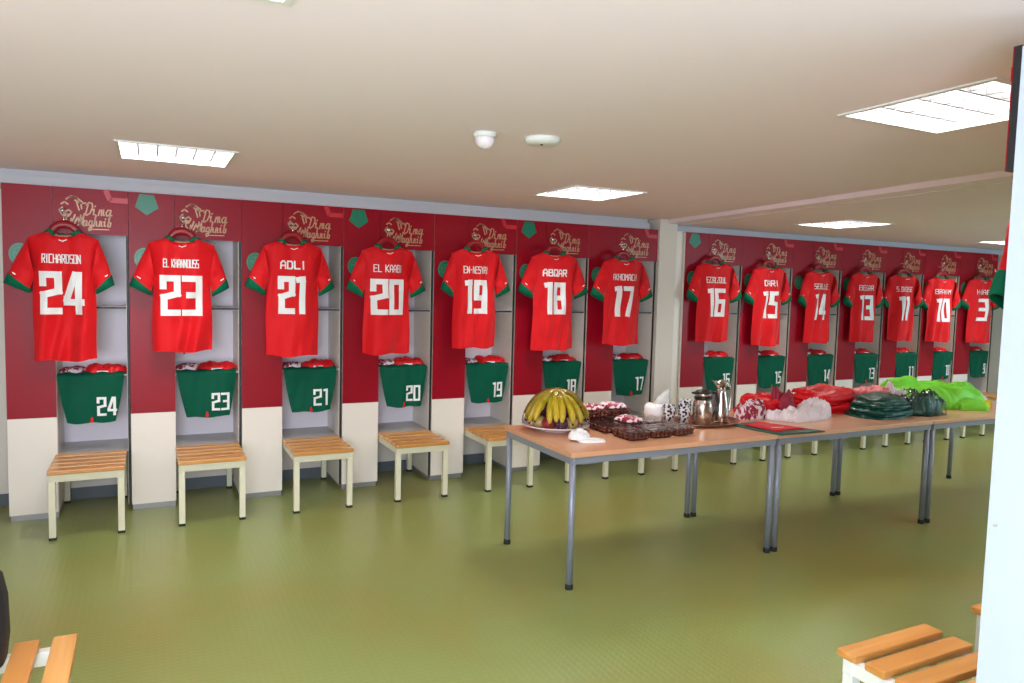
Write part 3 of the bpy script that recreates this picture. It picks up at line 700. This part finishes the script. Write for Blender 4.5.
# ------------------------------------------------------------------ tables
def table():
    t = thing('folding_table', '', 'table')
    Lx, Ly = 1.495, 0.815
    link('tabletop', B((0, Lx, 0, Ly, 0.724, 0.75), bev=0.002), M['beech'], t)
    link('frame', B((0.012, Lx-0.012, 0.008, 0.034, 0.686, 0.7235), (0.012, Lx-0.012, Ly-0.034, Ly-0.008, 0.686, 0.7235),
                    (0.008, 0.034, 0.034, Ly-0.034, 0.686, 0.7235), (Lx-0.034, Lx-0.008, 0.034, Ly-0.034, 0.686, 0.7235)), M['tleg'], t)
    for x in (0.026, Lx-0.026):
        for y in (0.026, Ly-0.026):
            bm = bmesh.new(); tube(bm, [(x, y, 0.015), (x, y, 0.7235)], 0.0185, 16); g = link('leg', bm, M['tleg'], t, smooth=False)
            for p in g.data.polygons: p.use_smooth = abs(p.normal.z) < 0.5
            bm = bmesh.new(); lathe(bm, [(0.021, 0), (0.022, 0.012), (0.020, 0.03)], 16, c=(x, y, 0)); link('foot_cap', bm, M['rubber'], g, smooth=False)
    return t
t0 = table(); TY = -2.366
for i, (x, lb) in enumerate([(2.835, 'beech-topped table nearest the camera, carrying bananas and date boxes'), (4.338, 'middle beech-topped table, carrying red, white and green kit'), (5.842, 'farthest beech-topped table at right, carrying lime green cloth')]):
    o = t0 if i == 0 else dup(t0); o.location = (x, TY, 0); o['label'] = lb; o['group'] = 'three tables in a row'
TZ = 0.751

# ------------------------------------------------------------------ fruit plate
FX, FY = 3.085, -1.76
bm = bmesh.new(); lathe(bm, [(0.0001, 0.004), (0.10, 0.004), (0.14, 0.012), (0.205, 0.034), (0.21, 0.037), (0.205, 0.041), (0.14, 0.020), (0.10, 0.011), (0.0001, 0.011)], 48)
lathe(bm, [(0.10, 0.0), (0.105, 0.006)], 48)
tag(link('serving_plate', bm, M['plate'], None, smooth=True, loc=(FX, FY, TZ)), 'large white round plate under the wrapped bananas', 'plate')
def banana(L=0.2, bend=1.35, r=0.0195, seed=0):
    bm = bmesh.new(); pts = []; rad = []; N = 14; R = L/bend
    for i in range(N+1):
        q = i/N; a = bend*(q-0.15)
        pts.append((R*math.sin(a), 0, R*math.cos(a)-R)); 
        rad.append(r*(0.30 if q < 0.04 else 0.42 if q < 0.12 else min(1, 0.5+(q-0.1)*3.2)*(1 if q < 0.82 else max(0.28, 1-((q-0.82)/0.18)**1.6*0.75))))
    tube(bm, pts, rad, 6, 0.95)
    o = link('banana', bm, M['banana'], None, smooth=True)
    mod = o.modifiers.new('sub', 'SUBSURF'); mod.levels = 1; mod.render_levels = 1
    bm = bmesh.new(); p = Vector(pts[-1]); p2 = Vector(pts[-2]); d = (p-p2).normalized()
    tube(bm, [p-d*0.004, p+d*0.006], [0.006, 0.004], 6); link('tip', bm, M['stalk'], o)
    return o
bn0 = banana(); cnt = 0
for ring, (N, r0, zt, tl, ln) in enumerate([(18, 0.052, 0.215, 0.25, 1.0), (8, 0.022, 0.238, 0.10, 0.80)]):
    for k in range(N):
        a = 2*PI*k/N + (0.2 if ring else 0) + random.uniform(-0.13, 0.13)
        o = bn0 if cnt == 0 else dup(bn0)
        o.location = (FX+r0*math.cos(a), FY+r0*math.sin(a), TZ+zt); o.rotation_euler = (random.uniform(-0.22, 0.22), tl+random.uniform(-0.08, 0.08), a)
        s = ln*random.uniform(0.96, 1.03)*1.27; o.scale = (s, s*1.02, s)
        d = 'facing the camera' if -2.6 < ((a+PI) % (2*PI)-PI) < -0.9 else ('on the left side' if abs(((a+PI) % (2*PI))-PI) > 2.0 else 'on the far right side')
        tag(o, 'greenish yellow banana %s of the heap, %s' % (d, 'over the top' if ring else 'reaching the plate'), 'banana', 'bananas heaped on the plate, %s %d' % (d, ring)); cnt += 1
def round_fruit(name, m, r, loc, label, grp, cat):
    bm = bmesh.new(); lathe(bm, [(0.0001, 0.08*r), (0.3*r, 0), (0.7*r, 0.22*r), (0.98*r, 0.75*r), (r, 1.05*r), (0.85*r, 1.5*r), (0.5*r, 1.78*r), (0.2*r, 1.8*r), (0.0001, 1.68*r)], 20)
    o = link(name, bm, m, None, smooth=True, loc=loc)
    bm = bmesh.new(); tube(bm, [(0, 0, 1.66*r), (0.15*r, 0, 2.05*r)], 0.0018, 5); link('stalk', bm, M['stalk'], o)
    tag(o, label, cat, grp)
for k in range(9):
    a = 2*PI*k/9+0.3; kind = [('plum', 'plum', 'dark purple plum'), ('pear', 'pear', 'small tan pear'), ('apple', 'apple', 'red apple')][k % 3]
    round_fruit(kind[0], M[kind[1]], 0.042, (FX+0.112*math.cos(a), FY+0.112*math.sin(a), TZ+0.016), '%s on the plate, glimpsed between the hanging bananas' % kind[2], '%ss under the bananas' % kind[0], 'fruit')
for k in range(5):
    a = 2*PI*k/5; kind = ('plum', 'plum', 'dark purple plum')
    round_fruit(kind[0], M[kind[1]], 0.042, (FX+0.062*math.cos(a), FY+0.062*math.sin(a), TZ+0.092), 'dark purple plum in the upper layer beneath the bananas', 'upper plums under the bananas', 'fruit')
# cling film over the heap
bm = bmesh.new(); NA, NR = 72, 22; g = []
for j in range(NR+1):
    q = j/NR; rr = 0.207*math.sin(q*PI/2)**0.9; row = []
    for i in range(NA):
        a = 2*PI*i/NA; z = 0.043 + 0.218*(math.cos(q*PI/2)**1.2)
        k = 1 + 0.025*math.sin(17*a+q*3)*q + 0.02*noise.noise(Vector((3*math.cos(a), 3*math.sin(a), q*5)))
        row.append(bm.verts.new((rr*k*math.cos(a), rr*k*math.sin(a), z*(0.99+0.01*k))))
    g.append(row)
for a, b in zip(g[1:], g[2:]):
    for i in range(NA): bm.faces.new((a[i], a[(i+1) % NA], b[(i+1) % NA], b[i]))
c = bm.verts.new((0, 0, 0.263))
for i in range(NA): bm.faces.new((c, g[1][i], g[1][(i+1) % NA]))
tag(link('cling_film', bm, M['film'], None, smooth=True, loc=(FX, FY, TZ)), 'clear cling film wrapped over the heap of bananas', 'film')

# ------------------------------------------------------------------ napkins
tag(crumple('paper_napkin', M['paper'], 0.17, 0.11, 0.012, 3, (3.105, -2.135, TZ), -0.15, 0.6, 10, res=(30, 22)), 'flat white paper napkin lying under the crumpled one, before the plate', 'napkin')
tag(crumple('paper_napkin', M['paper'], 0.13, 0.10, 0.042, 8, (3.055, -2.085, TZ+0.010), 0.2, 0.7, 14, res=(30, 22), power=2.4), 'crumpled white paper napkin on top, in front of the plate', 'napkin')

# ------------------------------------------------------------------ date boxes
def date_box():
    t = thing('date_box', '', 'box')
    hx, hy, hz = 0.076, 0.10, 0.05
    bm = bmesh.new()
    rows = []
    for (sx, sy, z) in ((0.86, 0.88, 0.0), (1, 1, hz*0.82), (1.04, 1.03, hz*0.83), (1.04, 1.03, hz*0.88)):
        r = []
        for k in range(24):
            a = 2*PI*(k+0.5)/24; cx, cy = math.cos(a), math.sin(a); q = (abs(cx)**8+abs(cy)**8)**(-1/8)
            r.append(bm.verts.new((cx*q*hx*sx, cy*q*hy*sy, z)))
        rows.append(r)
    for a, b in zip(rows, rows[1:]):
        for k in range(24): bm.faces.new((a[k], a[(k+1) % 24], b[(k+1) % 24], b[k]))
    bm.faces.new(rows[0][::-1])
    link('tray', bm, M['boxfilm'], t)
    link('lid', B((-hx*1.03, hx*1.03, -hy*1.02, hy*1.02, hz*0.89, hz), bev=0.003), M['boxfilm'], t)
    bm = bmesh.new(); random.seed(5); rs = 0
    for i in range(5):
        for j in range(4):
            for l in range(2):
                x = -hx*0.76+i*hx*1.52/4; y = -hy*0.76+j*hy*1.52/3
                d = Vector((random.uniform(-.3, .3), 1, random.uniform(-.1, .1))).normalized()*0.020
                c = Vector((x, y, 0.0145+l*0.017)); tube(bm, [c-d, c-d*0.6, c, c+d*0.6, c+d], [0.004, 0.011, 0.0135, 0.011, 0.004], 7)
    dt = link('dates', bm, M['dates'], t, smooth=True); dt['kind'] = 'stuff'
    return t
db = date_box()
DB = [(3.385, -2.125, 0, .05, 'front left date box, nearest the napkins'), (3.565, -2.115, 0, -.05, 'date box in the front row between its two neighbours'), (3.735, -2.10, 0, .08, 'front right date box, next to the metal tray'),
      (3.37, -1.885, 0, .0, 'date box directly right of the banana plate, second row'), (3.55, -1.875, 0, .04, 'date box in the middle of the second row'), (3.725, -1.865, 0, 0, 'date box at the right end of the second row'),
      (3.40, -1.665, 0, .1, 'date box at the back left, lowest of its pile'), (3.40, -1.665, 0.052, 0, 'date box at the back left, topmost of its pile'), (3.575, -1.66, 0, 0, 'date box at the back, lowest beside the left pile'), (3.575, -1.66, 0.052, .1, 'date box at the back, topmost beside the left pile')]
for i, (x, y, z, r, l) in enumerate(DB):
    o = db if i == 0 else dup(db); o.location = (x, y, TZ+z); o.rotation_euler = (0, 0, r); o['label'] = 'clear plastic '+l; o['group'] = 'clear boxes of brown dates'
for i, (x, y, z) in enumerate([(3.40, -1.665, 0.104), (3.575, -1.66, 0.104), (3.55, -1.875, 0.052)]):
    tag(crumple('sweets_packet', M['sockmix'], 0.15, 0.17, 0.022, 60+i, (x, y, TZ+z), 0.1*i, 0.5, 18, res=(24, 20)),
        ['red and white packet on the back left date box pile', 'red and white packet on the back right date box pile', 'red and white packet on the middle second-row date box'][i], 'packet', 'red and white packets on the date boxes')

# ------------------------------------------------------------------ tray, cups, flask, jug, tissue
bm = bmesh.new(); lathe(bm, [(0.0001, 0.002), (0.20, 0.002), (0.25, 0.014), (0.262, 0.020), (0.258, 0.023), (0.20, 0.006), (0.0001, 0.006)], 48, sx=1.0, sy=0.72)
tag(link('serving_tray', bm, M['copper'], None, smooth=True, loc=(4.145, -1.90, TZ)), 'round copper-coloured metal tray under the flask and jug', 'tray')
for i, (x, y, h, l) in enumerate([(3.915, -1.815, 0.10, 'shorter stack of black and white patterned cups, left one'), (3.990, -1.875, 0.135, 'taller stack of patterned cups beside the flask')]):
    t = thing('cup_stack', l, 'cups', (x, y, TZ+0.0065))
    n = 2 if i == 0 else 3
    for k in range(n):
        bm = bmesh.new(); z = k*(h-0.085)/(n-1); lathe(bm, [(0.029, 0), (0.036, 0.08), (0.038, 0.083), (0.036, 0.085), (0.034, 0.083), (0.028, 0.004)], 24, c=(0, 0, z)); link('cup', bm, M['cup'], t, smooth=True)
    t.scale = (1.2, 1.2, 1.15)
t = thing('thermos_flask', 'short stainless steel flask with black lid and handle', 'flask', (4.085, -1.945, TZ+0.0065))
bm = bmesh.new(); lathe(bm, [(0.052, 0), (0.056, 0.008), (0.057, 0.10), (0.054, 0.125), (0.046, 0.142), (0.044, 0.15)], 32); link('body', bm, M['steel'], t, smooth=True)
bm = bmesh.new(); lathe(bm, [(0.050, 0.148), (0.052, 0.158), (0.050, 0.160)], 32); link('collar', bm, M['blackpl'], t, smooth=True)
bm = bmesh.new(); lathe(bm, [(0.046, 0.160), (0.047, 0.178), (0.046, 0.182)], 32); link('neck_band', bm, M['steel'], t, smooth=True)
bm = bmesh.new(); lathe(bm, [(0.048, 0.182), (0.045, 0.192), (0.034, 0.2), (0.0001, 0.206)], 32); box(bm, -0.075, -0.04, -0.014, 0.014, 0.180, 0.192, 0.003); link('lid', bm, M['blackpl'], t, smooth=False); t.scale = (1.14, 1.14, 1.12)
bm = bmesh.new(); tube(bm, [(0.045, -0.01, 0.186), (0.085, -0.012, 0.18), (0.094, -0.014, 0.14), (0.09, -0.012, 0.08), (0.06, -0.006, 0.04)], 0.009, 10); link('handle', bm, M['blackpl'], t, smooth=True)
t = thing('coffee_pot', 'tall slim stainless steel jug with flared spout top', 'jug', (4.265, -1.915, TZ+0.0065))
bm = bmesh.new(); lathe(bm, [(0.050, 0), (0.054, 0.01), (0.053, 0.06), (0.044, 0.12), (0.031, 0.175), (0.026, 0.20)], 32); link('body', bm, M['steel'], t, smooth=True)
bm = bmesh.new(); lathe(bm, [(0.026, 0.20), (0.032, 0.215), (0.045, 0.238), (0.041, 0.238), (0.024, 0.21)], 32, sx=1.15)
for v in bm.verts:
    if v.co.z > 0.23 and v.co.x < -0.03: v.co.x -= 0.02; v.co.z += 0.008
link('spout', bm, M['steel'], t, smooth=True); t.scale = (1.05, 1.05, 1.14)
bm = bmesh.new(); lathe(bm, [(0.030, 0.226), (0.026, 0.24), (0.010, 0.248), (0.0001, 0.25)], 24); link('lid', bm, M['steel'], t, smooth=True)
bm = bmesh.new(); tube(bm, [(0.03, 0, 0.215), (0.07, 0, 0.205), (0.083, 0, 0.15), (0.075, 0, 0.07), (0.05, 0, 0.03)], 0.006, 10); link('handle', bm, M['steel'], t, smooth=True)
t = thing('tissue_roll', 'round white tissue roll in an open clear plastic wrapper', 'tissue', (3.92, -1.66, TZ))
bm = bmesh.new(); lathe(bm, [(0.02, 0.012), (0.066, 0.012), (0.072, 0.03), (0.072, 0.085), (0.062, 0.102), (0.02, 0.104), (0.02, 0.012)], 36)
for v in bm.verts: v.co += Vector((1, 1, 1))*0.008*noise.noise(v.co*22)
link('roll', bm, M['paper'], t, smooth=True)
bm = bmesh.new(); P_ = [(-0.04, -0.05, 0.10), (0.085, -0.05, 0.02), (0.12, 0.0, 0.20), (0.03, 0.02, 0.13)]
a = [bm.verts.new(p) for p in P_]; b = [bm.verts.new((p[0]+0.004, p[1]+0.03, p[2]+0.002)) for p in P_]
bm.faces.new(a); bm.faces.new(b)
for i in range(4): bm.faces.new((a[i], a[(i+1) % 4], b[(i+1) % 4], b[i]))
bmesh.ops.subdivide_edges(bm, edges=bm.edges[:], cuts=4, use_grid_fill=True)
for v in bm.verts: v.co += Vector((0.3, 1, 0.3))*0.018*noise.noise(v.co*16)
link('wrapper', bm, M['film2'], t, smooth=True)

# ------------------------------------------------------------------ pennant over the table seam
t = thing('pennant', 'red pennant with dark green fringe lying across the table seam', 'pennant', (4.485, -2.215, TZ))
def cloth_poly(bm, pts, z, th, n=14):
    # bilinear patch through four corners with soft ripples
    a, b, c, d = [Vector((*p, 0)) for p in pts]; g = []
    for s in (0, 1):
        rows = []
        for j in range(n+1):
            rows.append([])
            for i in range(n+1):
                p = a.lerp(b, i/n).lerp(d.lerp(c, i/n), j/n)
                p.z = z + (th if s == 0 else 0) + 0.004*(1+noise.noise(Vector((p.x*14, p.y*14, 3))))*(1 if s == 0 else 0.2)
                rows[-1].append(bm.verts.new(p))
        for j in range(n):
            for i in range(n): bm.faces.new((rows[j][i], rows[j][i+1], rows[j+1][i+1], rows[j+1][i]))
        g.append(rows)
    A, Bq = g
    for i in range(n):
        bm.faces.new((A[0][i], A[0][i+1], Bq[0][i+1], Bq[0][i])); bm.faces.new((A[n][i], A[n][i+1], Bq[n][i+1], Bq[n][i]))
        bm.faces.new((A[i][0], A[i+1][0], Bq[i+1][0], Bq[i][0])); bm.faces.new((A[i][n], A[i+1][n], Bq[i+1][n], Bq[i][n]))
bm = bmesh.new(); cloth_poly(bm, [(-0.17, -0.185), (0.20, -0.195), (0.03, 0.22), (-0.225, 0.18)], 0, 0.005); link('fringe', bm, M['dgreen'], t, smooth=True)
bm = bmesh.new(); cloth_poly(bm, [(-0.13, -0.105), (0.12, -0.11), (0.0, 0.165), (-0.165, 0.125)], 0.010, 0.004); link('red_field', bm, M['red'], t, smooth=True)
bm = bmesh.new(); strokes(bm, [[(-0.11, -0.05), (-0.03, -0.065)], [(0.0, 0.07), (0.05, 0.05)]], 0.014, lambda x, y: Vector((x, y, 0.024)), 0.02); link('white_print', bm, M['white'], t)

# ------------------------------------------------------------------ kit piles
def pile(x, y, n, sx, sy, h, m, name, lab, cat, grp, seed, jit=0.02, rz=0.0, taper=0.0):
    z = TZ
    for k in range(n):
        dx, dy = random.uniform(-jit, jit), random.uniform(-jit, jit)
        q = 1-taper*k/n
        o = crumple(name, m, sx*q*random.uniform(0.92, 1.03), sy*q*random.uniform(0.92, 1.03), h*1.05, seed+k, (x+dx, y+dy, z), rz+random.uniform(-0.15, 0.15), 0.45 if k < n-1 else 0.8, 9, power=3.2, stretch=0.4, turn=random.uniform(-0.4, 0.4))
        pos = 'topmost' if k == n-1 else ('lowest' if k == 0 else '%s layer up' % ['', 'second', 'third', 'fourth', 'fifth', 'sixth', 'seventh', 'eighth'][k])
        tag(o, '%s, %s' % (lab, pos), cat, grp); z += h*0.80
random.seed(21)
pile(4.88, -1.70, 3, 0.44, 0.27, 0.048, M['redb'], 'folded_shirt', 'red folded shirt in the left red pile behind the white cloths', 'shirt', 'left pile of red shirts', 400, taper=0.15)
pile(5.42, -1.76, 5, 0.52, 0.36, 0.040, M['redb'], 'folded_shirt', 'red folded shirt in the right red pile behind the dark green pile', 'shirt', 'right pile of red shirts', 420, taper=0.15)
pile(5.68, -2.05, 7, 0.50, 0.38, 0.024, M['dgreen'], 'folded_shorts', 'dark green folded shorts in front of the red pile', 'shorts', 'pile of dark green shorts', 440, 0.028, taper=0.35)
pile(6.0, -1.74, 4, 0.38, 0.28, 0.042, M['pink'], 'folded_shirt', 'pink folded shirt between the red pile and lime cloth', 'shirt', 'pile of pink shirts', 460, taper=0.2)
tag(crumple('sock_bundle', M['sockmix'], 0.24, 0.14, 0.085, 70, (4.60, -1.85, TZ), 0.1, 1.1, 15), 'maroon and white socks beside the steel jug', 'socks')
tag(crumple('sock_bundle', M['maroon'], 0.15, 0.17, 0.11, 71, (4.955, -1.80, TZ), 0.3, 1.0, 14), 'maroon patterned socks between red pile and white cloths', 'socks')
tag(crumple('white_garment', M['whitecloth'], 0.44, 0.19, 0.055, 72, (4.93, -2.00, TZ), 0.05, 1.2, 12, stretch=0.6), 'long crumpled white cloth in front, behind the pennant', 'cloth')
tag(crumple('white_garment', M['whitecloth'], 0.24, 0.16, 0.075, 73, (5.13, -1.93, TZ), -0.2, 1.1, 12, stretch=0.5), 'crumpled white cloth raised at the right, against the green pile', 'cloth')
tag(crumple('white_garment', M['whitecloth'], 0.17, 0.11, 0.05, 77, (4.755, -1.93, TZ), 0.4, 0.9, 14, res=(28, 22)), 'small crumpled white sock between the socks and long white cloth', 'sock')
o = crumple('garment_bag', M['bagfilm'], 0.40, 0.30, 0.13, 74, (6.06, -2.10, TZ), 0.1, 0.6, 12, power=3); tag(o, 'clear plastic bag with dark green kit, before the lime cloth', 'bag')
o2 = crumple('folded_shorts', M['dgreen'], 0.31, 0.25, 0.09, 75, (6.06, -2.10, TZ+0.002), 0.1, 0.8, 11, stretch=0.5, turn=0.4); tag(o2, 'dark green shorts inside the clear plastic bag', 'shorts')
tag(crumple('garment_bag', M['whitecloth'], 0.20, 0.18, 0.13, 76, (6.10, -1.87, TZ), 0.4, 1.0, 14), 'whitish crumpled packet between the pink pile and lime cloth', 'packet')
o = crumple('bib_heap', M['lime'], 0.88, 0.44, 0.15, 80, (6.55, -1.86, TZ), -0.32, 0.6, 13, res=(120, 84), stretch=0.16, turn=-0.15, power=2.4); tag(o, 'large crumpled heap of lime green training bibs', 'bibs')
tag(crumple('bib_heap', M['lime'], 0.30, 0.18, 0.055, 82, (6.66, -2.10, TZ), -0.5, 0.9, 16, res=(56, 44), stretch=0.25), 'smaller lime green bib in front of the large lime heap', 'bib')
tag(crumple('yellow_cloth', M['yellow'], 0.18, 0.13, 0.05, 83, (6.90, -2.06, TZ), 0.3, 0.9, 14, res=(26, 20)), 'small yellow cloth at the right end of the lime heap', 'cloth')
for i, (x, y) in enumerate([(7.06, -1.66), (7.20, -1.80), (7.10, -1.92)]):
    tag(crumple('sock_bundle', M['pink'] if i == 1 else M['whitecloth'], 0.15, 0.11, 0.055, 84+i, (x, y, TZ), 0.5*i, 0.7, 15, res=(26, 20)),
        ['white sock bundle farthest back on the far right table end', 'pink sock bundle on the far right table end', 'white sock bundle nearest on the far right table end'][i], 'socks', 'sock bundles at the far right table end')
tag(crumple('armband_packet', M['redb'], 0.12, 0.09, 0.05, 88, (7.02, -2.17, TZ), 0.1, 0.4, 12, res=(26, 20)), 'small bright red packet at the right edge of the far table', 'packet')

# ------------------------------------------------------------------ black bag on the near left bench
t = thing('black_bag', 'black bag with white print cut off by the left photo edge', 'bag', (0.290, -3.0, 0.4255))
bm = bmesh.new(); NA = 28; rows = []
for z, sx, sy in ((0, .85, .85), (0.01, .95, .95), (0.08, 1, 1), (0.2, 0.98, 0.98), (0.27, 0.9, 0.9), (0.32, 0.68, 0.7), (0.335, 0.4, 0.4)):
    r = []
    for k in range(NA):
        a = 2*PI*k/NA; cx, cy = math.cos(a), math.sin(a); q = (abs(cx)**4+abs(cy)**4)**(-1/4)
        r.append(bm.verts.new((cx*q*0.155*sx, cy*q*0.10*sy, z)))
    rows.append(r)
for a, b in zip(rows, rows[1:]):
    for k in range(NA): bm.faces.new((a[k], a[(k+1) % NA], b[(k+1) % NA], b[k]))
bm.faces.new(rows[0][::-1]); bm.faces.new(rows[-1])
link('bag_body', bm, M['bag'], t, smooth=True)
bm = bmesh.new(); tube(bm, [(-0.05, 0, 0.325), (-0.04, 0, 0.36), (0, 0, 0.372), (0.04, 0, 0.36), (0.05, 0, 0.325)], 0.009, 8); link('handle', bm, M['bag'], t, smooth=True)
bm = bmesh.new(); box(bm, 0.04, 0.132, -0.103, -0.098, 0.17, 0.19); box(bm, 0.05, 0.138, -0.103, -0.098, 0.10, 0.125); link('white_print', bm, M['white'], t)
